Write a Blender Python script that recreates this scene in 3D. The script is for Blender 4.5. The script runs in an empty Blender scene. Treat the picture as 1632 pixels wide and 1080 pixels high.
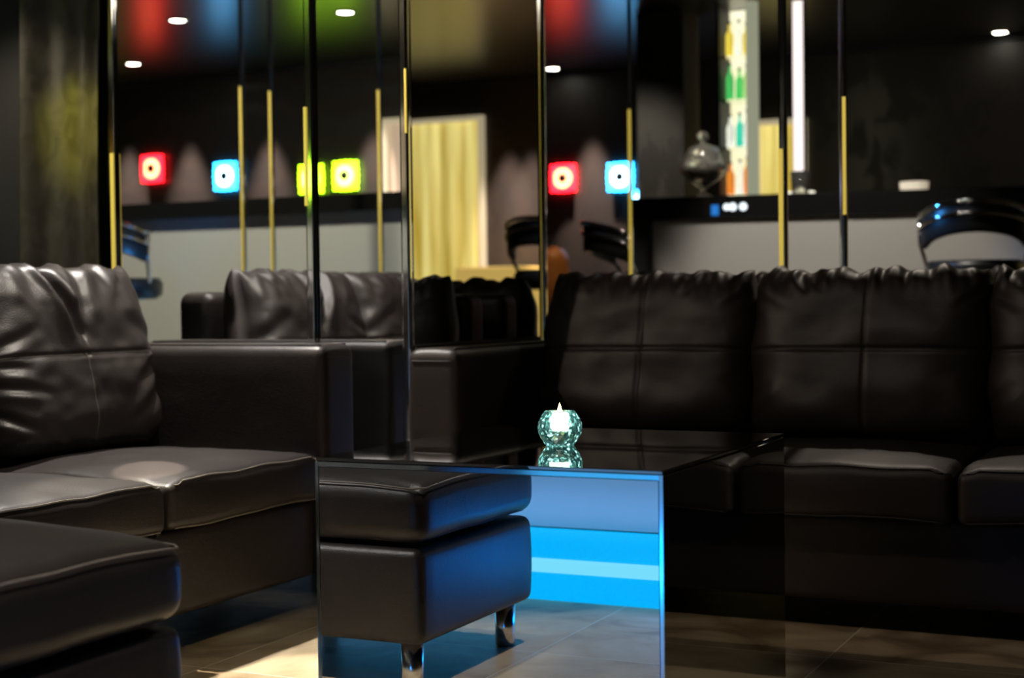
import bpy, math, random
from math import sin, cos, pi, radians as R
from mathutils import Vector, Matrix, noise
random.seed(7)
sc = bpy.context.scene
C = sc.collection

# ------------------------------------------------------------------ materials
def nmat(name):
    m = bpy.data.materials.new(name); m.use_nodes = True
    nt = m.node_tree
    return m, nt, nt.nodes['Principled BSDF']

def mat(name, col, rough=.5, metal=0., spec=.5, emit=None, es=0., trans=0., ior=1.5, bump=None, coat=0.):
    m, nt, b = nmat(name)
    b.inputs['Base Color'].default_value = (*col, 1)
    b.inputs['Roughness'].default_value = rough
    b.inputs['Metallic'].default_value = metal
    b.inputs['Specular IOR Level'].default_value = spec
    b.inputs['Transmission Weight'].default_value = trans
    b.inputs['IOR'].default_value = ior
    b.inputs['Coat Weight'].default_value = coat
    if emit:
        b.inputs['Emission Color'].default_value = (*emit, 1)
        b.inputs['Emission Strength'].default_value = es
    if bump:
        tc = nt.nodes.new('ShaderNodeTexCoord')
        n = nt.nodes.new('ShaderNodeTexNoise'); n.inputs['Scale'].default_value = bump[0]; n.inputs['Detail'].default_value = 6
        bp = nt.nodes.new('ShaderNodeBump'); bp.inputs['Strength'].default_value = bump[1]; bp.inputs['Distance'].default_value = bump[2]
        nt.links.new(tc.outputs['Object'], n.inputs['Vector'])
        nt.links.new(n.outputs['Fac'], bp.inputs['Height']); nt.links.new(bp.outputs['Normal'], b.inputs['Normal'])
    return m

def leather(name, col, rough=.36):
    m, nt, b = nmat(name)
    L = nt.links.new
    tc = nt.nodes.new('ShaderNodeTexCoord')
    v = nt.nodes.new('ShaderNodeTexVoronoi'); v.inputs['Scale'].default_value = 260; v.feature = 'F1'
    n = nt.nodes.new('ShaderNodeTexNoise'); n.inputs['Scale'].default_value = 14; n.inputs['Detail'].default_value = 5
    n2 = nt.nodes.new('ShaderNodeTexNoise'); n2.inputs['Scale'].default_value = 5
    for t in (v, n, n2): L(tc.outputs['Object'], t.inputs['Vector'])
    b1 = nt.nodes.new('ShaderNodeBump'); b1.inputs['Strength'].default_value = .25; b1.inputs['Distance'].default_value = .001
    b2 = nt.nodes.new('ShaderNodeBump'); b2.inputs['Strength'].default_value = .35; b2.inputs['Distance'].default_value = .003
    L(v.outputs['Distance'], b1.inputs['Height']); L(n.outputs['Fac'], b2.inputs['Height'])
    L(b1.outputs['Normal'], b2.inputs['Normal']); L(b2.outputs['Normal'], b.inputs['Normal'])
    mx = nt.nodes.new('ShaderNodeMix'); mx.data_type = 'RGBA'
    mx.inputs['A'].default_value = (*col, 1); mx.inputs['B'].default_value = (*[c*1.35 for c in col], 1)
    L(n2.outputs['Fac'], mx.inputs['Factor']); L(mx.outputs['Result'], b.inputs['Base Color'])
    mr = nt.nodes.new('ShaderNodeMapRange'); mr.inputs['To Min'].default_value = rough-.05; mr.inputs['To Max'].default_value = rough+.08
    L(n2.outputs['Fac'], mr.inputs['Value']); L(mr.outputs['Result'], b.inputs['Roughness'])
    b.inputs['Specular IOR Level'].default_value = .42
    return m

def crystal():
    m, nt, b = nmat('teal_crystal_painted_sparkle'); L = nt.links.new
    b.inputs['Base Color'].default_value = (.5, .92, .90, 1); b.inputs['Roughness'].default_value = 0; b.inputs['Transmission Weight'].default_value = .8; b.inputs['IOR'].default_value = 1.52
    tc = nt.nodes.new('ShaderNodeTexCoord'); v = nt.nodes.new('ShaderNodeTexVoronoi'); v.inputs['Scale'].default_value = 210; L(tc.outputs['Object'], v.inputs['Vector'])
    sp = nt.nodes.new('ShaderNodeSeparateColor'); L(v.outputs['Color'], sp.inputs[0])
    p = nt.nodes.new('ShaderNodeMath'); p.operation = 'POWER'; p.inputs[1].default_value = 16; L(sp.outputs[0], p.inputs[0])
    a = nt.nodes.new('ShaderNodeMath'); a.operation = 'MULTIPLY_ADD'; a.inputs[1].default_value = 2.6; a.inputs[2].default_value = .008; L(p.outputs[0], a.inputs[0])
    b.inputs['Emission Color'].default_value = (.42, .95, .88, 1); L(a.outputs[0], b.inputs['Emission Strength'])  # sparkle and faint teal glow painted in as emission per cell
    return m

def damask(name, base, motif, r0=.5, r1=.25, scale=4., fine=False):
    m, nt, b = nmat(name); L = nt.links.new
    tc = nt.nodes.new('ShaderNodeTexCoord')
    mp = nt.nodes.new('ShaderNodeMapping'); mp.inputs['Scale'].default_value = (scale, scale, scale*.6)
    L(tc.outputs['Object'], mp.inputs['Vector'])
    n = nt.nodes.new('ShaderNodeTexNoise'); n.inputs['Scale'].default_value = 2.2; n.inputs['Detail'].default_value = 4; n.inputs['Distortion'].default_value = 2.5
    w = nt.nodes.new('ShaderNodeTexWave'); w.wave_type = 'RINGS'; w.inputs['Scale'].default_value = 1.2; w.inputs['Distortion'].default_value = 6; w.inputs['Detail'].default_value = 3
    L(mp.outputs['Vector'], n.inputs['Vector']); L(mp.outputs['Vector'], w.inputs['Vector'])
    mu = nt.nodes.new('ShaderNodeMath'); mu.operation = 'MULTIPLY'
    L(n.outputs['Fac'], mu.inputs[0])
    if fine: mu.inputs[1].default_value = .62; n.inputs['Distortion'].default_value = 1.2
    else: L(w.outputs['Fac'], mu.inputs[1])
    cr = nt.nodes.new('ShaderNodeValToRGB'); cr.color_ramp.elements[0].position = .25; cr.color_ramp.elements[1].position = .36
    L(mu.outputs[0], cr.inputs['Fac'])
    mx = nt.nodes.new('ShaderNodeMix'); mx.data_type = 'RGBA'
    mx.inputs['A'].default_value = (*base, 1); mx.inputs['B'].default_value = (*motif, 1)
    L(cr.outputs['Color'], mx.inputs['Factor']); L(mx.outputs['Result'], b.inputs['Base Color'])
    mr = nt.nodes.new('ShaderNodeMapRange'); mr.inputs['To Min'].default_value = r0; mr.inputs['To Max'].default_value = r1
    L(cr.outputs['Color'], mr.inputs['Value']); L(mr.outputs['Result'], b.inputs['Roughness'])
    return m

def tile_mat():
    m, nt, b = nmat('beige_marble_tile'); L = nt.links.new
    tc = nt.nodes.new('ShaderNodeTexCoord'); sp = nt.nodes.new('ShaderNodeSeparateXYZ'); L(tc.outputs['Object'], sp.inputs[0])
    def grid(out, off):
        a = nt.nodes.new('ShaderNodeMath'); a.operation = 'ADD'; a.inputs[1].default_value = off; L(sp.outputs[out], a.inputs[0])
        d = nt.nodes.new('ShaderNodeMath'); d.operation = 'DIVIDE'; d.inputs[1].default_value = .62; L(a.outputs[0], d.inputs[0])
        f = nt.nodes.new('ShaderNodeMath'); f.operation = 'PINGPONG'; f.inputs[1].default_value = .5; L(d.outputs[0], f.inputs[0])
        l = nt.nodes.new('ShaderNodeMath'); l.operation = 'LESS_THAN'; l.inputs[1].default_value = .0035; L(f.outputs[0], l.inputs[0])
        fl = nt.nodes.new('ShaderNodeMath'); fl.operation = 'FLOOR'; L(d.outputs[0], fl.inputs[0])
        return l, fl
    lx, fx = grid('X', .825+6.2); ly, fy = grid('Y', -3.33+6.2)
    g = nt.nodes.new('ShaderNodeMath'); g.operation = 'MAXIMUM'; L(lx.outputs[0], g.inputs[0]); L(ly.outputs[0], g.inputs[1])
    wv = nt.nodes.new('ShaderNodeTexNoise'); wv.inputs['Scale'].default_value = 2.6; wv.inputs['Detail'].default_value = 8; wv.inputs['Distortion'].default_value = 2.2
    cb = nt.nodes.new('ShaderNodeCombineXYZ'); L(fx.outputs[0], cb.inputs[0]); L(fy.outputs[0], cb.inputs[1])
    sc_ = nt.nodes.new('ShaderNodeVectorMath'); sc_.operation = 'MULTIPLY_ADD'; sc_.inputs[1].default_value = (3.7, 5.1, 0); L(cb.outputs[0], sc_.inputs[0]); L(tc.outputs['Object'], sc_.inputs[2])
    L(sc_.outputs[0], wv.inputs['Vector'])
    cr = nt.nodes.new('ShaderNodeValToRGB'); e = cr.color_ramp.elements
    e[0].position = .3; e[0].color = (.22, .15, .085, 1); e[1].position = .72; e[1].color = (.62, .52, .36, 1)
    x = cr.color_ramp.elements.new(.5); x.color = (.46, .36, .23, 1)
    L(wv.outputs['Fac'], cr.inputs['Fac'])
    mx = nt.nodes.new('ShaderNodeMix'); mx.data_type = 'RGBA'; L(g.outputs[0], mx.inputs['Factor']); L(cr.outputs['Color'], mx.inputs['A']); mx.inputs['B'].default_value = (.75, .68, .55, 1)
    L(mx.outputs['Result'], b.inputs['Base Color'])
    b.inputs['Roughness'].default_value = .4; b.inputs['Specular IOR Level'].default_value = .3
    return m

def curtain_mat():
    m, nt, b = nmat('lit_yellow_voile'); L = nt.links.new
    tc = nt.nodes.new('ShaderNodeTexCoord')
    mp = nt.nodes.new('ShaderNodeMapping'); mp.inputs['Scale'].default_value = (9, 1, .5); L(tc.outputs['Object'], mp.inputs['Vector'])
    n = nt.nodes.new('ShaderNodeTexNoise'); n.inputs['Scale'].default_value = 1.3; n.inputs['Detail'].default_value = 3; L(mp.outputs['Vector'], n.inputs['Vector'])
    cr = nt.nodes.new('ShaderNodeValToRGB'); e = cr.color_ramp.elements
    e[0].position = .35; e[0].color = (.42, .30, .035, 1); e[1].position = .68; e[1].color = (1, .86, .30, 1)
    L(n.outputs['Fac'], cr.inputs['Fac']); L(cr.outputs['Color'], b.inputs['Emission Color']); b.inputs['Emission Strength'].default_value = .95
    b.inputs['Base Color'].default_value = (.6, .5, .15, 1); b.inputs['Roughness'].default_value = .8
    return m

def bottle_back_mat():
    m, nt, b = nmat('backlit_shelf_panel'); L = nt.links.new
    tc = nt.nodes.new('ShaderNodeTexCoord')
    n = nt.nodes.new('ShaderNodeTexNoise'); n.inputs['Scale'].default_value = 3.5; L(tc.outputs['Object'], n.inputs['Vector'])
    cr = nt.nodes.new('ShaderNodeValToRGB'); e = cr.color_ramp.elements
    e[0].position = .35; e[0].color = (.62, .56, .22, 1); e[1].position = .65; e[1].color = (1, .95, .72, 1)
    L(n.outputs['Fac'], cr.inputs['Fac']); L(cr.outputs['Color'], b.inputs['Emission Color']); b.inputs['Emission Strength'].default_value = 1.25
    return m

def emis(name, col, s):
    return mat(name, (0, 0, 0), .6, emit=col, es=s)

M = dict(
    leather=leather('dark_brown_leather', (.0135, .0105, .0095), .40),
    leather_b=leather('black_leather', (.0135, .0095, .0075), .46),
    thread=mat('pale_thread', (.16, .14, .12), .7),
    dthread=mat('dark_seam', (.012, .010, .009), .7),
    chrome=mat('polished_chrome', (.82, .82, .80), .07, 1),
    legchrome=mat('satin_chrome', (.85, .84, .80), .18, 1),
    glint_glow=mat('yellow_glint_glow', (.95, .74, .22), .32, 1, emit=(.9, .66, .10), es=.5),  # yellow emission paints the doorway's reflection onto the posts
    mirror=mat('mirror_glass', (.86, .87, .88), .0, 1),
    tmirror=mat('table_mirror', (.84, .87, .90), .0, 1),
    tmirror2=mat('table_side_mirror', (.80, .80, .78), .0, 1),
    ttop=mat('table_top_mirror', (.62, .62, .62), .015, 1),
    bevel=mat('polished_glass_edge', (.75, .9, .95), .12, 1),
    floor=tile_mat(),
    ceil=mat('glossy_black_ceiling', (.012, .012, .014), .29, 0, 1.),
    wall=damask('black_damask_wall', (.028, .023, .020), (.042, .034, .030), .5, .32, 3),
    dark=mat('matt_black_wall', (.008, .008, .010), .6),
    navy=mat('navy_black_wall', (.006, .007, .014), .6),
    pillar=damask('grey_damask_pillar', (.09, .08, .065), (.055, .05, .042), .6, .45, 6),
    drape=damask('glossy_dark_damask_drape', (.06, .052, .036), (.042, .036, .025), .45, .36, 9, True),
    blacktop=mat('black_stone', (.008, .008, .008), .12, 0, .6),
    barfront=mat('grey_laminate', (.42, .40, .37), .45),
    barback=mat('bar_grey_laminate_lit', (.42, .42, .40), .45),
    cyan=emis('cyan_diffuser', (0, .47, 1.0), 1.08),
    tube=emis('led_tube', (.20, .76, 1.0), 1.08),
    voile=curtain_mat(),
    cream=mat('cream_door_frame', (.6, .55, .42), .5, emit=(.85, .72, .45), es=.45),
    white_lamp=emis('downlight_lens', (1, .96, .82), 22),
    shelfback=bottle_back_mat(),
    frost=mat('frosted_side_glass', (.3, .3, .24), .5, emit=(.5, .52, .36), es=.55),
    pinkwhite=emis('pink_white_panel', (1, .88, .84), 1.3),
    pad=mat('black_vinyl', (.010, .010, .010), .35),
    glass=mat('clear_glass', (.95, .97, .95), .0, trans=1),
    rimglass=mat('pressed_glass', (.85, .84, .78), .05, trans=.93),
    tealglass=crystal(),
    wax=mat('tealight_wax', (.9, .85, .75), .5, emit=(1, .84, .66), es=9),
    cup_glow=mat('glowing_tealight_cup', (.9, .85, .75), .4, emit=(1, .80, .60), es=5),  # cup given its own glow so the crystal bowl brightens
    flame=emis('flame', (1, .55, .18), 18),
    amber=mat('amber_sweets', (.75, .30, .05), .4),
    skin=mat('skin', (.50, .24, .14), .5),
    hair=mat('auburn_hair', (.42, .15, .03), .5),
    darkcloth=mat('dark_shirt', (.03, .03, .04), .8),
    denim=mat('blue_denim', (.10, .17, .30), .8),
    black_plastic=mat('black_plastic', (.01, .01, .01), .4),
    wick=mat('wick', (.02, .02, .02), .8),
)

# ------------------------------------------------------------------ mesh helpers
class MB:
    def __init__(s): s.v = []; s.f = []; s.sm = []
    def add(s, v, f, smooth=True):
        o = len(s.v); s.v += [tuple(p) for p in v]; s.f += [tuple(i+o for i in q) for q in f]; s.sm += [smooth]*len(f)
        return s
    def box(s, x0, x1, y0, y1, z0, z1):
        v = [(x, y, z) for x in (x0, x1) for y in (y0, y1) for z in (z0, z1)]
        return s.add(v, [(0, 1, 3, 2), (4, 6, 7, 5), (0, 4, 5, 1), (2, 3, 7, 6), (0, 2, 6, 4), (1, 5, 7, 3)], False)
    def tube(s, pts, r, seg=10, closed=False):
        pts = [Vector(p) for p in pts]; n = len(pts); V = []; F = []
        up = Vector((0, 0, 1)); prev = None
        for i, p in enumerate(pts):
            if closed: t = pts[(i+1) % n]-pts[i-1]
            else: t = pts[min(i+1, n-1)]-pts[max(i-1, 0)]
            t.normalize()
            a = prev if prev is not None else (up if abs(t.z) < .9 else Vector((1, 0, 0)))
            a = (a-t*a.dot(t)); a.normalize(); prev = a
            b = t.cross(a); rr = r[i] if isinstance(r, (list, tuple)) else r
            for k in range(seg):
                q = 2*pi*k/seg; V.append(p+a*cos(q)*rr+b*sin(q)*rr)
        m = n if closed else n-1
        for i in range(m):
            j = (i+1) % n
            for k in range(seg):
                l = (k+1) % seg; F.append((i*seg+k, i*seg+l, j*seg+l, j*seg+k))
        if not closed:
            F.append(tuple(range(seg))[::-1]); F.append(tuple((n-1)*seg+k for k in range(seg)))
        return s.add(V, F)
    def lathe(s, prof, seg=32, c=(0, 0, 0), smooth=True, twist=0., closed=False):
        V = []; F = []; n = len(prof)
        for i, (r, z) in enumerate(prof):
            for k in range(seg):
                q = 2*pi*(k+(twist*(i % 2)))/seg; V.append((c[0]+r*cos(q), c[1]+r*sin(q), c[2]+z))
        for i in range(n if closed else n-1):
            j = (i+1) % n
            for k in range(seg):
                l = (k+1) % seg
                if twist:
                    if i % 2 == 0: F += [(i*seg+k, i*seg+l, j*seg+k), (i*seg+l, j*seg+l, j*seg+k)]
                    else: F += [(i*seg+k, j*seg+l, j*seg+k), (i*seg+k, i*seg+l, j*seg+l)]
                else: F.append((i*seg+k, i*seg+l, j*seg+l, j*seg+k))
        if not closed:
            F.append(tuple(range(seg))[::-1]); F.append(tuple((n-1)*seg+k for k in range(seg)))
        return s.add(V, F, smooth)
    def rbox(s, cx, cy, cz, sx, sy, sz, r, n=6, fn=None):
        """box with rounded edges; fn deforms each point"""
        idx = {}; V = []; F = []
        def grid(L):
            h = L/2; a = [-h+r*(1-cos(pi/2*i/4)) for i in range(5)]
            inner = [-h+r+(L-2*r)*i/n for i in range(1, n)]
            return a+inner+[-t for t in reversed(a)]
        gx, gy, gz = grid(sx), grid(sy), grid(sz)
        def P(x, y, z):
            c = Vector((max(-sx/2+r, min(sx/2-r, x)), max(-sy/2+r, min(sy/2-r, y)), max(-sz/2+r, min(sz/2-r, z))))
            d = Vector((x, y, z))-c
            if d.length > 1e-9: d = d.normalized()*r
            p = c+d
            if fn: p = Vector(fn(p.x, p.y, p.z))
            return (p.x+cx, p.y+cy, p.z+cz)
        def vi(x, y, z):
            k = (round(x, 6), round(y, 6), round(z, 6))
            if k not in idx: idx[k] = len(V); V.append(P(x, y, z))
            return idx[k]
        def face(A, B, mk, flip):
            for i in range(len(A)-1):
                for j in range(len(B)-1):
                    q = [vi(*mk(A[i], B[j])), vi(*mk(A[i+1], B[j])), vi(*mk(A[i+1], B[j+1])), vi(*mk(A[i], B[j+1]))]
                    F.append(tuple(q[::-1] if flip else q))
        face(gx, gy, lambda a, b: (a, b, sz/2), False); face(gx, gy, lambda a, b: (a, b, -sz/2), True)
        face(gx, gz, lambda a, b: (a, -sy/2, b), False); face(gx, gz, lambda a, b: (a, sy/2, b), True)
        face(gy, gz, lambda a, b: (sx/2, a, b), False); face(gy, gz, lambda a, b: (-sx/2, a, b), True)
        return s.add(V, F)
    def build(s, name, m, parent=None, loc=None, rotz=0):
        me = bpy.data.meshes.new(name); me.from_pydata(s.v, [], s.f)
        for p, q in zip(me.polygons, s.sm): p.use_smooth = q
        me.materials.append(m if not isinstance(m, str) else M[m]); me.update()
        o = bpy.data.objects.new(name, me); C.objects.link(o)
        if parent: o.parent = parent
        if loc: o.location = loc
        if rotz: o.rotation_euler.z = rotz
        return o

def tag(o, label, cat, group=None, kind=None):
    o['label'] = label; o['category'] = cat
    if group: o['group'] = group
    if kind: o['kind'] = kind
    return o
def thing(name, label, cat, loc=(0, 0, 0), rotz=0, group=None):
    o = bpy.data.objects.new(name, None); C.objects.link(o); o.location = loc; o.rotation_euler.z = rotz; o.empty_display_size = .1
    return tag(o, label, cat, group)
def struct(name, mb, m):
    o = mb.build(name, m); o['kind'] = 'structure'; return o
def bevel(o, w, seg=2):
    b = o.modifiers.new('bevel', 'BEVEL'); b.width = w; b.segments = seg; b.limit_method = 'ANGLE'
    return o

# ------------------------------------------------------------------ room shell
M1, MX, M3 = 3.55, -2.0, 4.41          # the two mirror planes and the end of the mirrored corner
H = 2.35
struct('floor', MB().box(-8, 2.4, -1.5, 9.8, -.1, 0), 'floor')
struct('ceiling', MB().box(-8, 2.4, -1.5, 9.8, H, H+.1), 'ceil')
struct('wall_far', MB().box(-8, 2.4, 9.5, 9.8, 0, H), 'wall')
struct('wall_left', MB().box(-8.2, -8, -1.5, 9.8, 0, H), 'dark')
struct('wall_right', MB().box(2.2, 2.4, -1.5, 9.5, 0, H), 'wall')
struct('wall_behind', MB().box(-8, 2.2, -1.5, -1.3, 0, H), 'wall')
struct('wall_partition', MB().box(-8, MX-.02, M1+.02, M3, 0, H), 'dark')
# ceiling edge line (thin cove trim) on the far and rear walls
struct('trim_1', MB().box(-8, 2.2, 9.47, 9.5, H-.03, H), 'dark')
struct('trim_2', MB().box(-8, 2.2, -1.3, -1.27, H-.03, H), 'dark')

# mirror panels on the corner
def mirror_panel(label, mb, w):
    t = thing('mirror_panel', label, 'mirror', group=None)
    mb.build('glass', 'mirror', t); return t
mirror_panel('tall wall mirror behind the left sofa arm, wide panel left of the chrome strip', MB().box(-2.985, -2.315, M1, M1+.018, 0, H), 0)
mirror_panel('narrow wall mirror between the chrome strip and the mirrored corner, showing two leather cushions', MB().box(-2.298, -2.020, M1, M1+.018, 0, H), 0)
mirror_panel('tall side mirror above the right sofa arm reflecting the yellow doorway', MB().box(MX-.018, MX, M1+.020, M3-.014, 0, H), 0)

def post(label, x, y, w, d, z0=0, glint=None, name='chrome_post'):
    t = thing(name, label, 'post', (x, y, 0))
    o = MB().box(-w/2, w/2, -d/2, d/2, z0, H).build('bar', 'chrome', t); bevel(o, min(w, d)*.3, 3)
    if glint:
        MB().box(glint[0], glint[1], -d/2-.004, -d/2+.001, glint[2], glint[3]).build('yellow_glint', 'glint_glow', t)  # glowing strip painted on in place of a yellow reflection
    return t
post('slim chrome strip at the outer edge of the wall mirror beside the dark drape', -2.995, M1-.006, .022, .012, name='chrome_strip', glint=(-.004, .008, .9, 1.25))
post('chrome strip on the wall mirror running down to the left sofa arm', -2.306, M1-.008, .026, .018, name='chrome_strip', glint=(-.012, -.004, 1.07, 1.34))
post('chrome corner strip where two wall mirrors meet between the sofas', -2.004, M1-.011, .026, .02, name='chrome_strip', glint=(.007, .011, 1.25, 1.42))
post('chrome corner post at the left end of the right sofa back', -2.0, M3, .024, .024, glint=(-.010, -.001, .2, 2.3))
post('thinnest post with painted yellow reflection behind the right sofa beside the dark pillar', -2.312, 6.0, .014, .014, glint=(-.006, .006, .2, 1.6))
post('chrome post with yellow reflection before the bright bottle shelf', -1.216, M3, .024, .022, glint=(-.011, .001, .3, 1.24))
post('rightmost chrome post behind the middle of the right sofa', -1.038, M3, .022, .022, glint=(.001, .010, 1.04, 1.38))
# poles seen only in the left wall mirror
for x, y, l in ((-3.93, 1.6, 'slender pole of the pair reflected over the left cushions, nearer the blue stool'), (-3.90, 1.42, 'slender pole of the pair reflected over the left cushions, nearer the green frames'), (-3.47, 1.2, 'faint slender pole reflected beside the cream doorway')):
    t = thing('slender_pole', l, 'post', (x, y, 0))
    MB().lathe([(.011, 0), (.011, H)], 16).build('pole', 'chrome', t)
    MB().lathe([(.035, 0), (.035, .008), (.014, .02)], 24).build('foot_flange', 'chrome', t)
    MB().box(-.005, .005, .009, .013, .8, 1.75).build('yellow_glint', 'glint_glow', t)  # painted yellow gleam on the pole, done by emission

# drape left of the mirror
def drape():
    V = []; F = []; nx, nz = 60, 40
    for j in range(nz+1):
        v = j/nz; z = v*H
        wl = .235+.05*(1-v)+.012*sin(3*v); wr = -.012+.03*sin(v*pi*1.1)**2
        for i in range(nx+1):
            u = i/nx; x = -3.015-wl*(1-u)-wr*u*1.0
            y = M1-.03-.006*sin(u*6+.6*v)-.05*(1-u)**3-.004*sin(u*15)
            V.append((x, y, z))
    for j in range(nz):
        for i in range(nx):
            a = j*(nx+1)+i; F.append((a, a+1, a+nx+2, a+nx+1))
    o = MB().add(V, F).build('damask_drape', 'drape'); s = o.modifiers.new('s', 'SOLIDIFY'); s.thickness = .006
    tag(o, 'glossy dark damask drape hanging left of the wall mirror, catching a yellow-green glow', 'curtain')
drape()

# ------------------------------------------------------------------ cushions
def creases(rnd, kind):
    L = []
    if kind == 'wrinkled':
        L += [((-.25, 1.0), (-.0, .22), .055, 3.0), ((.14, .98), (.04, .25), .07, 1.5), ((-.55, 1.), (-.4, .5), .07, .6), ((.5, .95), (.2, .55), .08, .6),
              ((-1, .05), (-.45, .32), .06, .8), ((1, .1), (.45, .45), .09, .8), ((-1, -.25), (-.45, -.35), .05, .9), ((-1, -.5), (-.6, -.75), .05, 1.1), ((-1, -.02), (-.6, -.12), .05, .7),
              ((1, -.3), (.45, -.75), .07, .9), ((.98, -.05), (.5, -.35), .07, .6), ((-.1, -.95), (-.5, -.7), .06, .4), ((.75, 1.), (.8, .55), .06, .6)]
    else:
        L += [((-1, .7), (-.7, .45), .06, .6), ((1, .75), (.75, .5), .05, .6), ((-1, -.6), (-.75, -.35), .06, .5), ((1, -.55), (.8, -.3), .06, .5)]
    for k in range(5):
        a = rnd.uniform(-1, 1); L.append(((a, 1), (a*.8+rnd.uniform(-.1, .1), rnd.uniform(.6, .8)), .04, .6))
    return L

def back_cushion(w, h, t, seed, kind):
    """pillow in local coords, width x, front toward -y, bottom at z=0"""
    rnd = random.Random(seed); CR = creases(rnd, kind); nx, nz = 110, 84
    ph = [rnd.uniform(0, 6) for _ in range(6)]
    def shape(u, v):
        x = u*w/2*(1-.055*v**6-.02*v*v); z = h/2+v*h/2*(1-.05*u**6)
        # soft sagging bottom, bumpy top edge
        if v > 0: z += v**8*(.007*sin(13*u+ph[0])+.005*sin(29*u+ph[1])+.004*noise.noise((u*9, seed, 0))*2)
        z += .014*abs(u)**5*max(v, 0)**3
        x += .006*sin(7*v+ph[2])*abs(u)**6*(1 if u > 0 else -1)
        return x, z
    def thick(u, v):
        e = max(0., (1-abs(u)**5))*max(0., (1-abs(v)**5))
        return t/2*e**.42*(1+.16*(-v))
    def wr(u, v):
        s = 0
        for (a, b), (c, d), wd, am in CR:
            px, py = u-a, v-b; dx, dy = c-a, d-b; L2 = dx*dx+dy*dy
            k = (px*dx+py*dy)/L2; kk = max(0, min(1, k)); qx, qy = px-kk*dx, py-kk*dy
            side = (qx*dy-qy*dx); dist = math.hypot(qx, qy)
            f = (1-kk)**.6*.9+.1 if k < 1 else max(0, 1-(k-1)*4)*.1
            g = math.exp(-(dist/wd)**2); g2 = math.exp(-((dist-wd*1.7)/wd)**2)
            s += am*f*(-.011*g+.006*g2*(1 if side > 0 else .4))
        g = max(0, (v-.55)/.45)
        amp = 1.15 if kind == 'ruffled' else .2
        s += amp*g*g*(.006*sin(34*u+ph[3]+3*sin(5*u))+.004*sin(61*u+ph[4]))
        s += .010*noise.noise((u*2.2+seed, v*2.2, 1))+(.003 if kind == 'wrinkled' else .001)*noise.noise((u*6, v*6+seed, 3))
        if kind == 'wrinkled': s += .003*noise.noise((u*3+v*2, v*5-u*3, seed))
        s -= .007*math.exp(-((v-.02)/.022)**2)
        if kind != 'wrinkled' or v < .25: s -= .005*math.exp(-((u-.02)/.015)**2)
        return s
    V = []; F = []
    for side in (-1, 1):
        for j in range(nz+1):
            v = -1+2*j/nz
            for i in range(nx+1):
                u = -1+2*i/nx; x, z = shape(u, v); T = thick(u, v)
                ed = min(1, (1-abs(u))*12)*min(1, (1-abs(v))*12)
                y = side*T
                if side < 0: y -= wr(u, v)*(.35+.65*ed)*(1 if T > .002 else 0)
                V.append((x, y, z))
    N = (nx+1)*(nz+1)
    for sidx in (0, 1):
        o = sidx*N
        for j in range(nz):
            for i in range(nx):
                a = o+j*(nx+1)+i; q = (a, a+1, a+nx+2, a+nx+1); F.append(q if sidx == 0 else q[::-1])
    # join rims
    rim = [i for i in range(nx+1)]+[j*(nx+1)+nx for j in range(1, nz+1)]+[nz*(nx+1)+i for i in range(nx-1, -1, -1)]+[j*(nx+1) for j in range(nz-1, 0, -1)]
    n = len(rim)
    for k in range(n):
        a, b = rim[k], rim[(k+1) % n]; F.append((b, a, a+N, b+N))
    def surf(u, v, off=0.):
        x, z = shape(u, v); T = thick(u, v); ed = min(1, (1-abs(u))*12)*min(1, (1-abs(v))*12)
        return (x, -T-wr(u, v)*(.35+.65*ed)-off, z)
    return MB().add(V, F), surf

def seat_block(w, d, h, crown, seed, r=.022):
    """seat cushion, centre at origin (x,y), bottom z=0"""
    def fn(x, y, z):
        u, v = x/(w/2), y/(d/2); t = z/h+.5
        c = (1-min(1, abs(u))**3)*(1-min(1, abs(v))**3)
        z2 = z+h/2+crown*c*t+.004*noise.noise((x*9+seed, y*9, t))
        y2 = y-.010*(1-u*u)*sin(pi*min(1, max(0, t)))*(1 if v < 0 else 0)
        z2 += .006*noise.noise((x*4, seed, 5))*(1-t)*(1 if v < -.9 else 0)
        if abs(u) > .85 and v < -.8: z2 -= .008*t
        return (x, y2, z2)
    mb = MB().rbox(0, 0, 0, w, d, h, r, 22, fn)
    def edge(top):
        z = h/2-r*.25 if top else -h/2+r*.3
        pts = []
        rr = r*.95
        yy = -d/2+(.3*r if top else .3*r)
        for i in range(41):
            x = -w/2+r+(w-2*r)*i/40; p = fn(x, yy-.0008, z); pts.append((p[0], p[1]-.001, p[2]+(.0012 if top else -.001)))
        return pts
    return mb, edge

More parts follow.
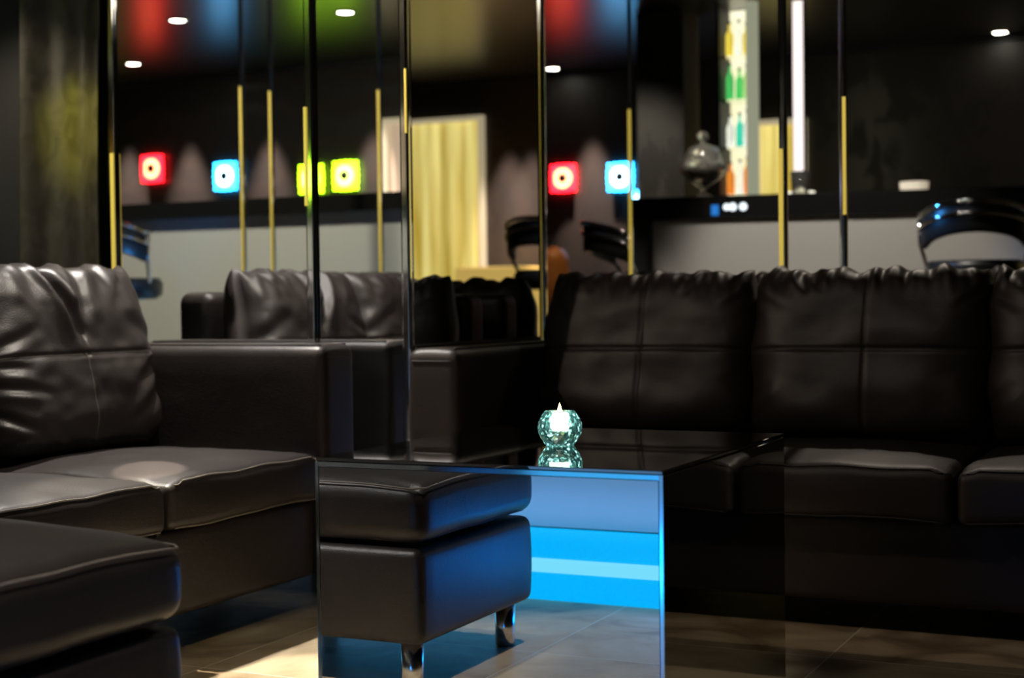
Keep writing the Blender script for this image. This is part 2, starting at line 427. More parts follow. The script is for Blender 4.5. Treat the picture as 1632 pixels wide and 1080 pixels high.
def sofa(name, label, loc, rotz, seats, seat_w, depth, arm_w, arms, zs, backs_h, kind, arm_h, front_in, lm, stitch):
    t = thing(name, label, 'sofa', loc, rotz)
    n = seats; W = n*seat_w
    x0 = -W/2; x1 = W/2
    yf = -depth/2; yb = depth/2
    zb, z0, z1 = zs
    # base
    mb = MB().rbox(0, (yf+front_in+yb-.02)/2, (zb+z0)/2, W-.004, (yb-.02)-(yf+front_in), z0-zb, .018, 12)
    mb.build('base', lm, t)
    MB().rbox(0, yb-.07, (zb+arm_h+.15)/2+.0, W+.0, .13, arm_h+.15-zb, .035, 14).build('back_frame', lm, t)
    for s in arms:
        cx = x0-arm_w/2 if s < 0 else x1+arm_w/2
        def fn(x, y, z, s=s):
            b = .006*(1-(2*x/arm_w)**2)*(1 if z > arm_h*.3 else 0)
            return (x, y, z+b)
        a = MB().rbox(cx, 0, (zb+arm_h)/2, arm_w-.004, depth, arm_h-zb, .028, 10, fn).build('armrest', lm, t)
        # top seam along both edges of the arm and across its front
        e = arm_w/2-.022
        for q in (-1, 1):
            pts = [(cx+q*e, yf+.02+(depth-.05)*i/24, arm_h+.004-.001) for i in range(25)]
            MB().tube(pts, .0022, 6).build('piping', 'dthread' if not stitch else lm, a)
        pts = [(cx-e+2*e*i/12, yf-.0005, arm_h-.03) for i in range(13)]
        MB().tube(pts, .002, 6).build('piping', 'dthread', a)
    for k in range(n):
        cx = x0+seat_w*(k+.5)
        mb, edge = seat_block(seat_w-.008, depth-.2, z1-z0, .022, 3+k*5)
        sc_ = mb.build('seat_cushion', lm, t, (cx, yf+(depth-.2)/2, z0))
        MB().tube(edge(True), .0016, 6).build('stitching', 'thread' if stitch else 'dthread', sc_)
        MB().tube(edge(False), .0022, 6).build('piping', 'thread' if stitch else 'dthread', sc_)
        mb, surf = back_cushion(seat_w+.015, backs_h-z1+.01, .23, 11+k*7+(50 if stitch else 0), kind)
        bc = mb.build('back_cushion', lm, t, (cx, yf+depth-.29, z1+.002)); bc.rotation_euler.x = R(-9)
        MB().tube([surf(-.93+1.86*i/60, .02, -.0005) for i in range(61)], .0014, 5).build('stitching', 'thread' if stitch else 'dthread', bc)
        MB().tube([surf(.02, -.9+(.92 if kind == 'wrinkled' else 1.6)*i/40, -.0005) for i in range(41)], .0012, 5).build('stitching', 'thread' if stitch else 'dthread', bc)
    for sx in (x0+.04, x1-.04):
        for sy in (yf+front_in+.34, yb-.12):
            MB().lathe([(.022, 0), (.024, .004), (.024, zb+.01)], 20).build('leg', 'legchrome', t, (sx, sy, 0))
    return t
for s in (1,):
    pass
# left sofa: front faces +X, far arm against the mirror
sofa('leather_sofa', 'dark brown leather sofa at the left with wrinkled back cushion, its arm against the mirror', (-2.55, 2.672, 0), R(90), 2, .628, .86, .165, (-1, 1), (.10, .30, .415), .895, 'wrinkled', .69, .03, 'leather', True)
# right sofa: faces the camera
sofa('leather_sofa', 'long black leather sofa standing in shadow behind the mirrored table', (-.892, 3.92, 0), 0, 3, .627, .84, .16, (-1, 1), (.075, .285, .41), .868, 'ruffled', .675, .09, 'leather_b', False)

sofa('leather_sofa', 'added black leather sofa behind the long one, standing in for cushions doubly reflected in the side mirror', (-.892, 4.87, 0), R(180), 3, .627, .84, .16, (-1, 1), (.075, .285, .41), .868, 'ruffled', .675, .09, 'leather_b', False)  # added to imitate the doubled cushion reflection in the side mirror
# ottoman in the foreground left
def ottoman():
    x0, x1, y0, y1 = -2.08, -1.49, 1.37, 1.92
    cx, cy = (x0+x1)/2, (y0+y1)/2
    t = thing('leather_ottoman', 'dark leather ottoman with thick cushion top in the left foreground, also mirrored in the table', 'ottoman', (cx, cy, 0))
    w, d = x1-x0, y1-y0
    def fb(x, y, z):
        k = sin(pi*(z/.2+.5))
        return (x*(1+.012*k), y*(1+.012*k), z)
    b = MB().rbox(0, 0, .2, w-.01, d-.01, .20, .022, 12, fb).build('base', 'leather', t)
    def fc(x, y, z):
        u, v = 2*x/w, 2*y/d; c = (1-min(1, abs(u))**2.4)*(1-min(1, abs(v))**2.4); k = z/.13+.5
        return (x*(1+.012*sin(pi*k)), y*(1+.012*sin(pi*k)), z+.040*c*k+.003*noise.noise((x*8, y*8, 2))-.010*(abs(u*v)**3)*k)
    c = MB().rbox(0, 0, .372, w, d, .13, .036, 20, fc).build('cushion', 'leather', t)
    for z, m in ((.430, 'thread'), (.314, 'dthread')):
        a = .012; pts = []
        for (px, py), (qx, qy) in (((-1, -1), (1, -1)), ((1, -1), (1, 1)), ((1, 1), (-1, 1)), ((-1, 1), (-1, -1))):
            for i in range(14):
                f = .04+.92*i/13; u = px+(qx-px)*f; v = py+(qy-py)*f
                q_ = .001 if z > .4 else .016; p = fc(u*(w/2-q_), v*(d/2-q_), z-.372); pts.append((p[0], p[1], p[2]+.372))
        MB().tube(pts, .0018, 6, True).build('piping', m, c)
    for sx in (-1, 1):
        for sy in (-1, 1):
            MB().lathe([(.021, 0), (.0235, .003), (.0235, .105)], 28).build('leg', 'legchrome', t, (sx*(w/2-.055), sy*(d/2-.055), 0))
ottoman()

# ------------------------------------------------------------------ mirrored coffee table
TX0, TX1, TY0, TY1, TZ = -1.495, -.835, 2.297, 3.017, .525
t = thing('coffee_table', 'mirrored glass cube coffee table glowing blue on its front, holding the candle', 'table', ((TX0+TX1)/2, (TY0+TY1)/2, 0))
hx, hy = (TX1-TX0)/2, (TY1-TY0)/2
def pane(name, box, m, bv=.0015):
    o = MB().box(*box).build(name, m, t); bevel(o, bv, 1); return o
pane('front_mirror', (-hx+.0065, hx-.0065, -hy, -hy+.006, .004, TZ-.0155), 'tmirror')
pane('rear_mirror', (-hx+.0065, hx-.0065, hy-.006, hy, .004, TZ-.0085), 'tmirror2')
pane('side_mirror', (hx-.006, hx, -hy, hy, .004, TZ-.0085), 'tmirror2')
pane('side_mirror', (-hx, -hx+.006, -hy, hy, .004, TZ-.0085), 'tmirror2')
pane('table_top', (-hx, hx, -hy, hy, TZ-.007, TZ), 'ttop')
# narrow bevelled border strips on the front mirror
def strip(v, m='bevel'):
    o = MB().add(v, [(0, 1, 2, 3)], False).build('bevelled_edge', m, t); return o
a = -hy-.0003
strip([(-hx+.0065, a-.0000, TZ-.0155), (hx-.0065, a, TZ-.0155), (hx-.0065, a+-.0004, TZ-.0075), (-hx+.0065, a-.0004, TZ-.0075)])
strip([(-hx, a, .004), (-hx+.0065, a, .004), (-hx+.0065, a, TZ-.0075), (-hx, a+.0004, TZ-.0075)])
strip([(hx-.0065, a, .004), (hx, a, .004), (hx, a+.0003, TZ-.0075), (hx-.0065, a, TZ-.0075)])

# candle holder and tealight
cx, cy = -1.164, 2.635
t = thing('candle_holder', 'faceted teal crystal ball candle holder on the mirrored table top', 'candle holder', (cx, cy, TZ))
out = [(.0265, .0), (.030, .005), (.036, .014), (.0405, .023), (.0427, .033), (.0415, .043), (.0375, .053), (.0325, .061), (.0285, .066)]
inn = [(.0225, .066), (.0225, .036), (.020, .030), (.0001, .030)]
V = MB().lathe([(.0001, .0)]+out+inn, 18, smooth=False, twist=.5)
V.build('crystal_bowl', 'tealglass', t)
t = thing('tealight_candle', 'glowing tealight inside the crystal candle holder', 'candle', (cx, cy, TZ+.031))
MB().lathe([(.0001, 0), (.0195, 0), (.0195, .014), (.0188, .014), (.0188, .002), (.0001, .002)], 28).build('cup', 'cup_glow', t)
MB().lathe([(.0001, .003), (.0185, .003), (.0185, .018), (.012, .019), (.0001, .019)], 28).build('wax', 'wax', t)
MB().tube([(0, 0, .019), (.0004, 0, .026)], .0007, 6).build('wick', 'wick', t)
MB().lathe([(.0005, .022), (.0045, .027), (.0055, .032), (.003, .041), (.0003, .050)], 14).build('flame', 'flame', t)

# ------------------------------------------------------------------ rear bar (seen in the table front and the left mirror)
BX0, BX1, BY = -6.7, -1.0, .907
t = thing('bar_counter', 'long grey bar with black top and blue lit plinth, seen only in the mirrors', 'bar counter', (0, 0, 0))
def curve_box(x0, x1, y0f, th, z0, z1, n=30, sag=.0):
    V = []; F = []
    for i in range(n+1):
        x = x0+(x1-x0)*i/n; k = (i/n-.5)*2; y = y0f-sag*(k*k)
        for yy in (y, y-th):
            for z in (z0, z1): V.append((x, yy, z))
    for i in range(n):
        a = i*4; b = a+4
        F += [(a, b, b+1, a+1), (a+2, a+3, b+3, b+2), (a+1, b+1, b+3, a+3), (a, a+2, b+2, b)]
    F += [(0, 1, 3, 2), (n*4, n*4+2, n*4+3, n*4+1)]
    return MB().add(V, F, False)
curve_box(BX0, BX1, BY-.045, .04, .19, 1.235, sag=.0).build('front_panel', 'barback', t)
curve_box(BX0-.03, BX1+.03, BY+.06, .5, 1.235, 1.315).build('counter_top', 'blacktop', t)
curve_box(BX0, BX1, BY, .05, 0, .186).build('lit_plinth', 'cyan', t)
MB().tube([(BX0, BY+.006, .094), (BX1, BY+.006, .094)], .019, 12).build('led_tube', 'tube', t)
curve_box(BX0, BX1, BY-.40, .03, 0, 1.235).build('rear_panel', 'dark', t)

# ------------------------------------------------------------------ far bar behind the right sofa
far = thing('bar_counter', 'grey fronted bar with thick black top behind the right sofa', 'bar counter', (-1.72, 7.18, 0), R(9))
MB().box(-.90, .90, .04, .08, .0, 1.19).build('front_panel', 'barfront', far)
MB().box(-1.005, -.90, .03, .5, 0, 1.19).build('end_panel', 'dark', far)
bevel(MB().box(-1.02, .92, 0, .55, 1.19, 1.30).build('counter_top', 'blacktop', far), .006, 2)
MB().box(-.9, .9, .46, .5, 0, 1.19).build('rear_panel', 'dark', far)
e = MB().box(-.60, -.565, -.006, .001, 1.205, 1.255).build('blue_reflection_patch', emis('blue_reflection', (.01, .22, .75), .8), far)  # emissive patch and spots paint a reflection on the counter edge
for dx, sz in ((-.525, .016), (-.495, .019), (-.445, .019)):
    MB().lathe([(.0001, 0), (sz, 0), (sz, .004), (.0001, .004)], 16).build('reflection_spot', emis('white_reflection', (.85, .95, 1), 1.6), e, (dx, -.006, 1.243)).rotation_euler.x = R(90)

def on_bar(lx, ly):
    a = R(9); return (-1.72+lx*cos(a)-ly*sin(a), 7.18+lx*sin(a)+ly*cos(a))
# glass sweet jar
x, y = on_bar(-.66, .13)
t = thing('glass_jar', 'ornate footed glass jar with knobbed lid on the left end of the bar', 'jar', (x, y, 1.30))
MB().lathe([(.001, 0), (.05, 0), (.048, .008), (.014, .022), (.012, .045), (.03, .06), (.085, .095), (.115, .13), (.118, .15), (.112, .15), (.108, .133), (.08, .102), (.001, .07)], 28).build('bowl', 'rimglass', t)
MB().lathe([(.001, .082), (.07, .102), (.1, .13), (.001, .135)], 24).build('sweets', 'amber', t)
l = MB().lathe([(.118, .152), (.118, .158), (.095, .165), (.085, .215), (.07, .245), (.03, .262), (.012, .268), (.012, .28), (.028, .295), (.030, .312), (.014, .325), (.001, .328)], 28).build('lid', 'rimglass', t)
# tumbler
x, y = on_bar(-.19, .16)
t = thing('glass_tumbler', 'clear glass tumbler with a straw beside the white light panel on the bar', 'glass', (x, y, 1.30))
MB().lathe([(.001, 0), (.040, 0), (.048, .115), (.045, .115), (.037, .01), (.001, .012)], 24).build('tumbler', 'rimglass', t)
MB().tube([(-.01, 0, .015), (.03, 0, .15)], .004, 8).build('straw', 'black_plastic', t)
# added glowing disc standing in for the light at the tumbler's base
o = MB().lathe([(.001, 0), (.068, 0), (.068, .026), (.001, .026)], 24).build('added_glow_disc', emis('glow_disc', (1, .95, .75), 1.6)); o.location = (x-.03, y+.13, 1.30)
tag(o, 'added pale glowing disc standing in for light beside the tumbler', 'glow_disc')
# glass ashtray
x, y = on_bar(.35, .1)
t = thing('glass_ashtray', 'low cut-glass ashtray on the right part of the bar', 'ashtray', (x, y, 1.30))
MB().lathe([(.001, 0), (.066, 0), (.070, .042), (.055, .042), (.048, .014), (.001, .012)], 12, smooth=False).build('dish', mat('painted_sparkle_glass', (.8, .75, .65), .15, 0, 1, emit=(.9, .75, .55), es=.35), t)  # warm emission paints the dish's sparkle

# ------------------------------------------------------------------ pillar and bottle display
struct('pillar', MB().box(-2.955, -2.69, 7.78, 8.05, 0, H), 'pillar')
t = thing('bottle_display', 'tall narrow backlit bottle shelf unit standing behind the bar', 'shelf', (0, 0, 0))
MB().box(-2.50, -2.345, 7.93, 7.95, .3, H-.005).build('back_panel', 'shelfback', t)
MB().box(-2.49, -2.475, 7.74, 7.93, .0, H-.005).build('side_panel', 'dark', t)
MB().box(-2.325, -2.262, 7.72, 7.74, .0, H-.005).build('frosted_side', 'frost', t)
MB().box(-2.475, -2.33, 7.74, 7.93, .0, .3).build('base', 'dark', t)
shz = [1.35, 1.60, 1.85, 2.08]
for z in shz: MB().box(-2.475, -2.33, 7.76, 7.93, z-.012, z).build('shelf', 'glass', t)
cols = {'amber': (.9, .35, .05), 'clear': (.9, .92, .85), 'green': (.10, .62, .18), 'teal': (.05, .65, .50), 'yellow': (.9, .75, .12), 'pale green': (.55, .8, .35)}
bm = {k: mat('bottle_'+k.replace(' ', '_'), c, .08, trans=.6, emit=c, es=.35) for k, c in cols.items()}
capm = mat('bottle_cap', (.02, .02, .02), .4)
def bottle(x, y, z, h, r, k, label):
    t = thing('glass_bottle', label, 'bottle', (x, y, z), group='bottles on the backlit shelves')
    MB().lathe([(.001, 0), (r, 0), (r, h*.58), (r*.8, h*.68), (r*.34, h*.76), (r*.32, h*.93), (.001, h*.93)], 18).build('glass_body', bm[k], t)
    MB().lathe([(.001, h*.93), (r*.42, h*.93), (r*.42, h), (.001, h)], 14).build('cap', capm, t)
rows = [('lowest', ('amber', 'clear', 'amber')), ('second', ('clear', 'teal', 'clear')), ('third', ('green', 'green', 'pale green')), ('highest', ('yellow', 'clear', 'yellow'))]
pos = ('at the left end', 'in the middle', 'at the right end')
for (rn, ks), z in zip(rows, shz):
    for i, k in enumerate(ks):
        bottle(-2.446+.046*i, 7.83+.02*(i % 2), z+.0005, .178+.012*((i*7+len(rn)) % 3), .021, k, f'{k} glass bottle {pos[i]} of the {rn} backlit shelf')
t = thing('light_panel', 'tall thin pinkish white light panel right of the bottle shelf', 'light panel', (0, 0, 0))
MB().box(-2.093, -2.043, 7.79, 7.80, 1.18, H-.01).build('lit_face', 'pinkwhite', t)
MB().box(-2.098, -2.038, 7.80, 7.84, 0, H-.01).build('housing', 'dark', t)

# ------------------------------------------------------------------ doorways
def doorway(n, x0, x1, y, z1, out, door=True, voile='voile', fw=.035):
    """out=-1: wall faces -y"""
    s = out
    f = MB().box(x0-fw, x0, min(y, y+s*.05), max(y, y+s*.05), 0, z1+fw).box(x1, x1+fw, min(y, y+s*.05), max(y, y+s*.05), 0, z1+fw).box(x0, x1, min(y, y+s*.05), max(y, y+s*.05), z1, z1+fw)
    d = struct('door_%d' % n, f, 'cream')
    V = []; F = []; nx = 60
    for j in (0, 1):
        for i in range(nx+1):
            u = i/nx; V.append((x0+(x1-x0)*u, y+s*(.025+.012*sin(u*22)), j*z1))
    for i in range(nx): F.append((i, i+1, i+nx+2, i+nx+1))
    o = MB().add(V, F).build('voile_curtain', M[voile])
    return o
tag(doorway(1, .775, 1.40, 9.5, 2.06, -1), 'glowing yellow voile curtain filling the doorway reflected in the side mirror', 'curtain')
tag(doorway(2, -2.76, -2.50, 9.5, 1.90, -1), 'yellow curtain in the low doorway right of the bottle shelf', 'curtain')
creamv = mat('cream_voile', (.5, .4, .3), .8, emit=(.80, .58, .40), es=.55); M['creamv'] = creamv
tag(doorway(3, -4.86, -4.30, -1.3, 1.93, 1, voile='creamv'), 'pinkish cream curtain in the doorway reflected behind the bar', 'curtain')
# dark inner post in that doorway
struct('trim_3', MB().box(-4.72, -4.66, -1.25, -1.2, 0, 1.9), 'dark')
# low yellow lit bench under the far wall seen in the side mirror
t = thing('bench', 'low yellow lit bench by the far doorway in the side mirror', 'bench', (.45, 9.15, 0))
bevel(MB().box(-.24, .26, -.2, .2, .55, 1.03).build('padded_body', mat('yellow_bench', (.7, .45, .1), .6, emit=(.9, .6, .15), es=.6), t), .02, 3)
for sx in (-.2, .22):
    for sy in (-.16, .16): MB().lathe([(.02, 0), (.02, .56)], 12).build('leg', 'legchrome', t, (sx, sy, 0))

# ------------------------------------------------------------------ glowing square frames
def frame_lamp(x, y, z, out, col, label, s=.095):
    t = thing('framed_wall_lamp', label, 'wall lamp', (x, y, z), 0 if out < 0 else R(180), group='glowing square framed lamps')
    def ring(r_out, r_in, y0, sc_out=.07, n=72):
        V = []; F = []
        for k in range(n):
            q = 2*pi*k/n; c_, s_ = cos(q), sin(q)
            m = max(abs(c_), abs(s_)); sq = 1/(m*.85+.15)
            ro = r_out*sq*(1+sc_out*cos(16*q)*.5); ri = r_in
            V += [(ro*c_, y0, ro*s_), (ri*c_, y0-.012, ri*s_)]
        for k in range(n):
            l = (k+1) % n; F.append((2*k, 2*l, 2*l+1, 2*k+1))
        return MB().add(V, F, False)
    ring(s, s*.72, -.03).build('outer_frame', emis('frame_rim', col, 16), t)
    w = (1, .20, .08) if col[0] > .9 else ((.42, .75, 1) if col[2] > .9 else (.62, 1, .10))
    ring(s*.70, s*.26, -.034, .02).build('inner_glow', emis('frame_glow', w, 12.), t)
    MB().lathe([(.001, 0), (s*.34, 0), (s*.30, .01), (.001, .014)], 24).build('centre_disc', 'dark', t, (0, -.046, 0)).rotation_euler.x = R(90)
    MB().box(-s*.8, s*.8, -.028, 0, -s*.8, s*.8).build('back_box', 'dark', t)
red, cy_, gr = (1, .006, .012), (.02, .42, 1), (.36, .80, .006)
frame_lamp(-6.73, -1.295, 1.74, 1, red, 'glowing red square frame lamp reflected in the left wall mirror')
frame_lamp(-6.12, -1.295, 1.66, 1, cy_, 'glowing pale blue square frame lamp reflected in the left wall mirror')
frame_lamp(-5.44, -1.295, 1.61, 1, gr, 'green glowing frame lamp of the reflected pair, nearer the blue one')
frame_lamp(-5.18, -1.295, 1.62, 1, gr, 'green glowing frame lamp of the reflected pair, nearer the cream doorway')
frame_lamp(-7.40, -1.295, 1.70, 1, gr, 'green glowing frame lamp whose glow shows on the damask drape', .13)
frame_lamp(-4.135, 9.495, 1.63, -1, red, 'glowing red square frame lamp on the far wall')
frame_lamp(-3.72, 9.495, 1.62, -1, cy_, 'upper pale blue frame lamp on the far wall left of the thin post')
frame_lamp(-3.57, 9.495, 1.44, -1, cy_, 'lower pale blue lamp added on the far wall to imitate a reflection beside the pillar', .085)  # added lamp standing in for a reflection in the narrow strip

# ------------------------------------------------------------------ bar stools
def bar_stool(label, x, y, rotz, zseat=.90, w=.25, top=1.19):
    """back toward local -y"""
    t = thing('bar_stool', label, 'bar stool', (x, y, 0), rotz, group='chrome bar stools')
    MB().lathe([(.001, 0), (.20, 0), (.20, .01), (.06, .022), (.03, .05), (.001, .05)], 32).build('base', 'chrome', t)
    MB().lathe([(.026, .04), (.026, zseat-.05)], 20).build('column', 'chrome', t)
    MB().tube([(.13*cos(2*pi*k/28), .13*sin(2*pi*k/28), .36) for k in range(28)], .009, 8, True).tube([(.02, 0, .36), (.13, 0, .36)], .008, 8).build('foot_ring', 'chrome', t)
    MB().lathe([(.001, zseat-.05), (.17, zseat-.05), (.20, zseat-.03), (.205, zseat+.02), (.19, zseat+.045), (.001, zseat+.05)], 36).build('seat', 'pad', t)
    def arc(r, z0, dz, a0, a1, n=24):
        dz *= 1.8; z0 -= .02
        return [(r*sin(a0+(a1-a0)*i/n), -r*cos(a0+(a1-a0)*i/n), z0+dz*(1-(2*i/n-1)**2)) for i in range(n+1)]
    aa = R(75)
    # padded band
    V = []; F = []; n = 28
    A = arc(w, top-.165, .035, -aa, aa, n); B = arc(w, top-.045, .035, -aa, aa, n); A2 = arc(w-.035, top-.165, .035, -aa, aa, n); B2 = arc(w-.035, top-.045, .035, -aa, aa, n)
    for i in range(n+1): V += [A[i], B[i], B2[i], A2[i]]
    for i in range(n):
        a = i*4; b = a+4
        for k in range(4): l = (k+1) % 4; F.append((a+k, b+k, b+l, a+l))
    F += [(0, 1, 2, 3), (n*4+3, n*4+2, n*4+1, n*4)]
    o = MB().add(V, F).build('backrest', 'pad', t); bevel(o, .008, 2)
    MB().tube(arc(w+.004, top-.035, .035, -aa, aa), .010, 10).build('top_rail', 'chrome', t)
    MB().tube(arc(w+.006, top-.085, .035, -aa, aa), .008, 10).build('lower_rail', 'chrome', t)
    for s in (-1, 1):
        MB().tube([(s*w*sin(aa), -w*cos(aa), top-.04), (s*w*.99*sin(aa), -w*cos(aa), top-.16), (s*.20, -.02, zseat+.03), (s*.15, 0, zseat-.03)], .009, 10).build('side_rod', 'chrome', t)
    return t
bar_stool('chrome bar stool with black padded arched back standing at the bar at the right edge', -1.02, 6.72, R(9), zseat=.905, w=.235, top=1.185)
bar_stool('chrome bar stool turned sideways behind the corner post, left of the pillar', -2.53, 6.6, R(-60), zseat=.88, w=.235, top=1.15)
bar_stool('chrome bar stool with blue highlights reflected at the left of the wall mirror', -4.62, 1.62, R(180), zseat=.88, w=.235, top=1.18)

# ------------------------------------------------------------------ downlights
def downlight(x, y, label, r=.042):
    t = thing('ceiling_downlight', label, 'downlight', (x, y, H), group='recessed ceiling downlights')
    MB().lathe([(.001, -.004), (r, -.004), (r, -.002), (.001, -.002)], 24).build('lens', 'white_lamp', t)
    MB().lathe([(r, -.002), (r+.004, -.008), (r+.014, -.006), (r+.016, -.001), (r, -.001)], 24).build('trim_ring', 'chrome', t)
for x, y, l in ((-4.13, 9.30, 'recessed downlight over the red frame lamp on the far wall side'), (-1.27, 9.35, 'recessed downlight in the dark ceiling at the right edge'),
                (-5.2, .40, 'downlight reflected between the red and pale ceiling glows'), (-6.38, -.66, 'downlight reflected just above the red frame lamp'), (-4.29, .15, 'downlight reflected in the green ceiling glow'),
                (-2.75, 2.75, 'downlight above the left sofa seat'), (-1.2, 1.5, 'downlight above the floor before the ottoman')):
    downlight(x, y, l)

# ------------------------------------------------------------------ person far behind the corner post
def skinned(name, verts, edges, radii, m, parent):
    me = bpy.data.meshes.new(name); me.from_pydata(verts, edges, []); me.materials.append(M[m])
    o = bpy.data.objects.new(name, me); C.objects.link(o); o.parent = parent
    md = o.modifiers.new('skin', 'SKIN'); md.use_smooth_shade = True
    for sv, r in zip(me.skin_vertices[0].data, radii): sv.radius = (r, r) if not isinstance(r, tuple) else r
    me.skin_vertices[0].data[0].use_root = True
    s = o.modifiers.new('sub', 'SUBSURF'); s.levels = s.render_levels = 2
    return o
t = thing('person', 'person crouching with long auburn hair, dark top and blue jeans beyond the corner post', 'person', (-3.79, 8.6, 0), R(-42))
V = [(0, .08, .36), (0, .03, .52), (0, -.01, .70), (0, -.02, .80), (0, -.03, .88),
     (-.16, -.02, .78), (-.22, -.14, .64), (-.10, -.30, .84), (.16, -.02, .78), (.22, -.14, .64), (.10, -.30, .84),
     (-.10, .04, .34), (-.20, -.28, .50), (-.17, -.12, .12), (-.18, -.18, .05), (-.19, -.33, .03),
     (.10, .04, .34), (.20, -.28, .50), (.17, -.12, .12), (.18, -.18, .05), (.19, -.33, .03), (0, -.03, .93)]
E_ = [(0, 1), (1, 2), (2, 3), (3, 4), (3, 5), (5, 6), (6, 7), (3, 8), (8, 9), (9, 10), (0, 11), (11, 12), (12, 13), (13, 14), (14, 15), (0, 16), (16, 17), (17, 18), (18, 19), (19, 20), (4, 21)]
Rr = [.12, .11, .13, .10, .05, .06, .042, .028, .06, .042, .028, .09, .062, .045, .04, .03, .09, .062, .045, .04, .03, .055]
body = skinned('body', V, E_, Rr, 'skin', t)
MB().lathe([(.001, -.12), (.045, -.11), (.066, -.06), (.078, 0), (.080, .05), (.06, .10), (.001, .125)], 24, (0, -.04, 1.0)).build('head', 'skin', t)
hd = MB()
hd.lathe([(.001, -.012), (.011, -.006), (.012, .004), (.001, .012)], 12, (-.03, -.113, 1.0)).lathe([(.001, -.012), (.011, -.006), (.012, .004), (.001, .012)], 12, (.03, -.113, 1.0)).build('eyes', 'wick', t)
MB().tube([(0, -.112, 1.01), (0, -.132, .975), (0, -.118, .968)], [.008, .013, .008], 10).build('nose', 'skin', t)
hb = MB(); Vh = []; Fh = []; n, m_ = 28, 18
for j in range(m_+1):
    v = j/m_
    z = 1.135-.40*v
    rr = .092*math.sqrt(max(0, 1-((z-1.03)/.105)**2)) if z > 1.03 else .092+.04*(1.03-z)/.3
    for i in range(n+1):
        q = R(-55)+R(290)*i/n
        Vh.append(((rr+.004)*cos(q)*1.02, -.035+rr*sin(q), z+.004*sin(q*9)))
for j in range(m_):
    for i in range(n):
        a = j*(n+1)+i; Fh.append((a, a+1, a+n+2, a+n+1))
ho = MB().add(Vh, Fh).build('hair', 'hair', t); so = ho.modifiers.new('s', 'SOLIDIFY'); so.thickness = .02; so.offset = 1
skinned('shirt', [(0, .05, .46), (0, .02, .58), (0, -.01, .70), (0, -.02, .79), (-.16, -.02, .78), (-.22, -.135, .65), (.16, -.02, .78), (.22, -.135, .65)], [(0, 1), (1, 2), (2, 3), (3, 4), (4, 5), (3, 6), (6, 7)], [.135, .13, .142, .10, .072, .055, .072, .055], 'darkcloth', t)
skinned('jeans', [(0, .08, .37), (0, .06, .44), (-.10, .04, .34), (-.20, -.275, .50), (-.17, -.12, .15), (.10, .04, .34), (.20, -.275, .50), (.17, -.12, .15)], [(0, 1), (0, 2), (2, 3), (3, 4), (0, 5), (5, 6), (6, 7)], [.135, .13, .102, .074, .056, .102, .074, .056], 'denim', t)
for s in (-1, 1):
    fg = MB()
    fg.rbox(s*.085, -.325, .865, .03, .05, .08, .012, 3)
    for k in range(4):
        z = .84+.019*k; fg.tube([(s*.085, -.345, z), (s*.072, -.368, z+.002), (s*(.052-.003*(k % 2)), -.372, z+.003)], [.0085, .008, .007], 8)
    fg.tube([(s*.085, -.31, .90), (s*.065, -.315, .922), (s*.045, -.325, .925)], [.010, .009, .008], 8)
    fg.build('hand', 'skin', t)
# ------------------------------------------------------------------ lights
def spot(loc, tgt, power, col=(1, .86, .66), angle=60, blend=.5, size=.03):
    d = bpy.data.lights.new('spot', 'SPOT'); d.energy = power; d.color = col; d.spot_size = R(angle); d.spot_blend = blend; d.shadow_soft_size = size
    o = bpy.data.objects.new('spot_light', d); C.objects.link(o); o.location = loc
    o.rotation_euler = (Vector(tgt)-Vector(loc)).to_track_quat('-Z', 'Y').to_euler(); return o
def area(loc, tgt, power, sx, sy, col=(1, .9, .75)):
    d = bpy.data.lights.new('area', 'AREA'); d.energy = power; d.color = col; d.shape = 'RECTANGLE'; d.size = sx; d.size_y = sy
    o = bpy.data.objects.new('area_light', d); C.objects.link(o); o.location = loc
    o.rotation_euler = (Vector(tgt)-Vector(loc)).to_track_quat('-Z', 'Y').to_euler(); return o
W = (1, .90, .76)
spot((-2.72, 3.22, 2.33), (-2.3, 2.82, 0), 340, (1, .93, .86), 62, .5, .03)
spot((-2.80, 2.62, 2.33), (-1.68, 2.5, 0), 420, (1, .90, .70), 22, .25, .02)         # bright strip of floor before the sofa                # over the left sofa
spot((-1.55, 3.24, 2.33), (-2.6, 2.95, .65), 130, W, 34, .5, .02)               # onto the left back cushions
spot((-1.1, 1.5, 2.33), (-1.25, 1.55, 0), 110, W, 34, .7, .03)                  # floor by the ottoman
spot((-1.7, 1.9, 2.3), (-2.25, 2.765, .43), 1900, (1, .88, .74), 4.6, .15, .01)                 # added narrow spot imitating a mirror-thrown light patch on the seat
spot((-2.9, 1.9, 2.1), (-1.0, 3.9, .5), 42, (1, .78, .60), 42, .5, .02)         # right sofa backs
area((-1.2, 2.0, 2.3), (-1.3, 3.4, .3), 5.5, .6, .6, W)  # added unseen fill over the table and sofas
spot((-2.95, 2.75, 2.0), (-3.10, 3.48, 1.36), 110, (.75, .72, .04), 17, 1, .03)   # added unseen spot for the yellow-green glow on the drape
spot((-3.9, 2.5, 2.1), (-3.27, 3.5, 1.2), 55, (1, .85, .62), 36, .8, .03)
spot((-.6, 2.0, 2.2), (-2.05, 2.85, 0), 30, (1, .82, .45), 22, .9, .05)  # weak warm fill added for the floor by the left sofa
spot((-1.75, 1.68, 2.33), (-1.8, 1.65, .4), 55, (1, .92, .84), 26, .6, .02)  # unseen spot added to brighten the ottoman top
spot((-3.7, 8.0, 2.3), (-3.8, 8.6, .95), 32, (1, .75, .45), 18, .8, .03)  # unseen warm spot added to bring out the person
spot((-2.2, 6.5, 2.3), (-2.4, 7.2, 1.45), 90, (1, .9, .75), 16, .8, .01)  # unseen spot added to brighten the glass jar
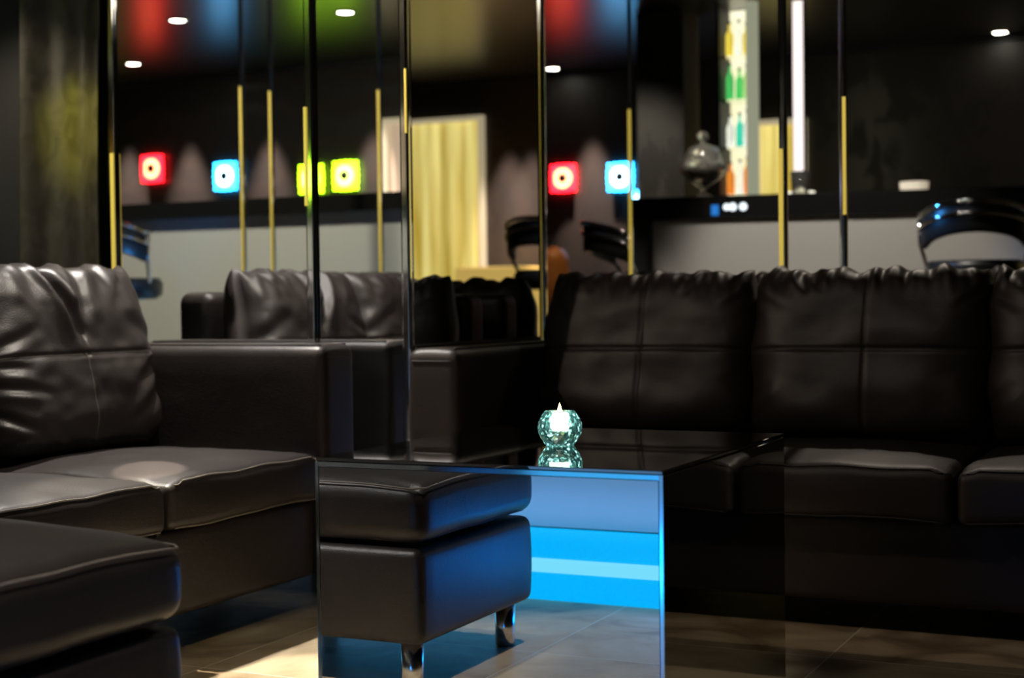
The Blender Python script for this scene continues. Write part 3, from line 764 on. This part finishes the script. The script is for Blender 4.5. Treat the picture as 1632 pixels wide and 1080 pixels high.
spot((-1.3, 6.0, 2.3), (-1.02, 6.6, 1.15), 60, (1, .9, .8), 26, .8, .01)  # added spot, no fixture, so the right stool's chrome shows
spot((-2.2, 5.6, 2.3), (-2.62, 6.55, 1.1), 60, (1, .9, .75), 26, .8, .01)  # added spot, no fixture, for the sideways stool's back
spot((-1.1, 5.3, 2.33), (-1.0, 4.08, .84), 42, (1, .86, .7), 50, .8, .02)
# rear room: bar front and wall scallops
spot((-4.4, 2.8, 2.3), (-4.4, .9, .9), 230, (1, .95, .74), 100, .8, .1)  # unseen spot added to brighten the rear bar front
for x in (-6.95, -6.43, -5.78, -4.98): spot((x, -1.12, 2.34), (x, -1.24, 0), 420, (1, .80, .70), 38, .8, .02)
for x, y in ((-3.93, 9.32), (-3.45, 9.32), (.55, 9.3), (.38, 9.3)): spot((x, y, 2.34), (x, y+.1, 0), 420, (1, .80, .70), 38, .8, .02)
# far bar front
spot((-1.7, 5.6, 2.33), (-1.7, 7.2, .75), 190, (1, .93, .83), 50, .5, .1)
spot((-3.2, 6.9, 2.3), (-2.90, 7.8, 1.5), 35, (1, .92, .78), 40, .8, .1)
spot((-1.55, 6.35, 1.25), (-1.1, 6.6, 1.1), 8, (.05, .35, 1), 70, .5, .02)  # unseen blue spot added to tint the right stool
spot((-4.2, 1.9, .9), (-4.5, 1.7, 1.1), 6, (.05, .35, 1), 90, .5, .02)
pl = bpy.data.lights.new('candle_glow', 'POINT'); pl.energy = .35; pl.color = (1, .75, .5); pl.shadow_soft_size = .006
po = bpy.data.objects.new('candle_glow', pl); C.objects.link(po); po.location = (-1.164, 2.635, .525+.062)
# unseen area lights added to strengthen the plinth glow on ottoman and bar front
area((-1.15, 1.0, .14), (-1.42, 1.75, .25), .9, .3, .15, (.0, .20, 1))
area((-2.6, 1.0, .20), (-2.6, .8, .6), 6, 3.0, .04, (.15, .46, 1))

w = bpy.data.worlds.new('World'); sc.world = w; w.use_nodes = True
w.node_tree.nodes['Background'].inputs['Color'].default_value = (.02, .022, .03, 1)
w.node_tree.nodes['Background'].inputs['Strength'].default_value = .3

# ------------------------------------------------------------------ camera
cd = bpy.data.cameras.new('Camera'); cam = bpy.data.objects.new('Camera', cd); C.objects.link(cam); sc.camera = cam
cd.sensor_width = 23.6; cd.lens = 35.0; cd.sensor_fit = 'HORIZONTAL'
TH, PT, RO = R(25.6), R(1.42), R(.7)
fw = Vector((-sin(TH)*cos(PT), cos(TH)*cos(PT), -sin(PT))); rt0 = Vector((cos(TH), sin(TH), 0)); up0 = rt0.cross(fw)
rt = rt0*cos(RO)-up0*sin(RO); up = up0*cos(RO)+rt0*sin(RO)
mtx = Matrix((rt, up, -fw)).transposed().to_4x4(); mtx.translation = Vector((0, 0, .8)); cam.matrix_world = mtx
cd.clip_start = .05
cd.dof.use_dof = True; cd.dof.focus_distance = 3.05; cd.dof.aperture_fstop = 2.0

sc.view_settings.view_transform = 'Standard'; sc.view_settings.look = 'None'
sc.view_settings.exposure = 0
sc.cycles.use_denoising = True
sc.cycles.max_bounces = 10; sc.cycles.glossy_bounces = 6; sc.cycles.transmission_bounces = 10
sc.cycles.caustics_reflective = False; sc.cycles.caustics_refractive = False
sc.cycles.sample_clamp_indirect = 3.0
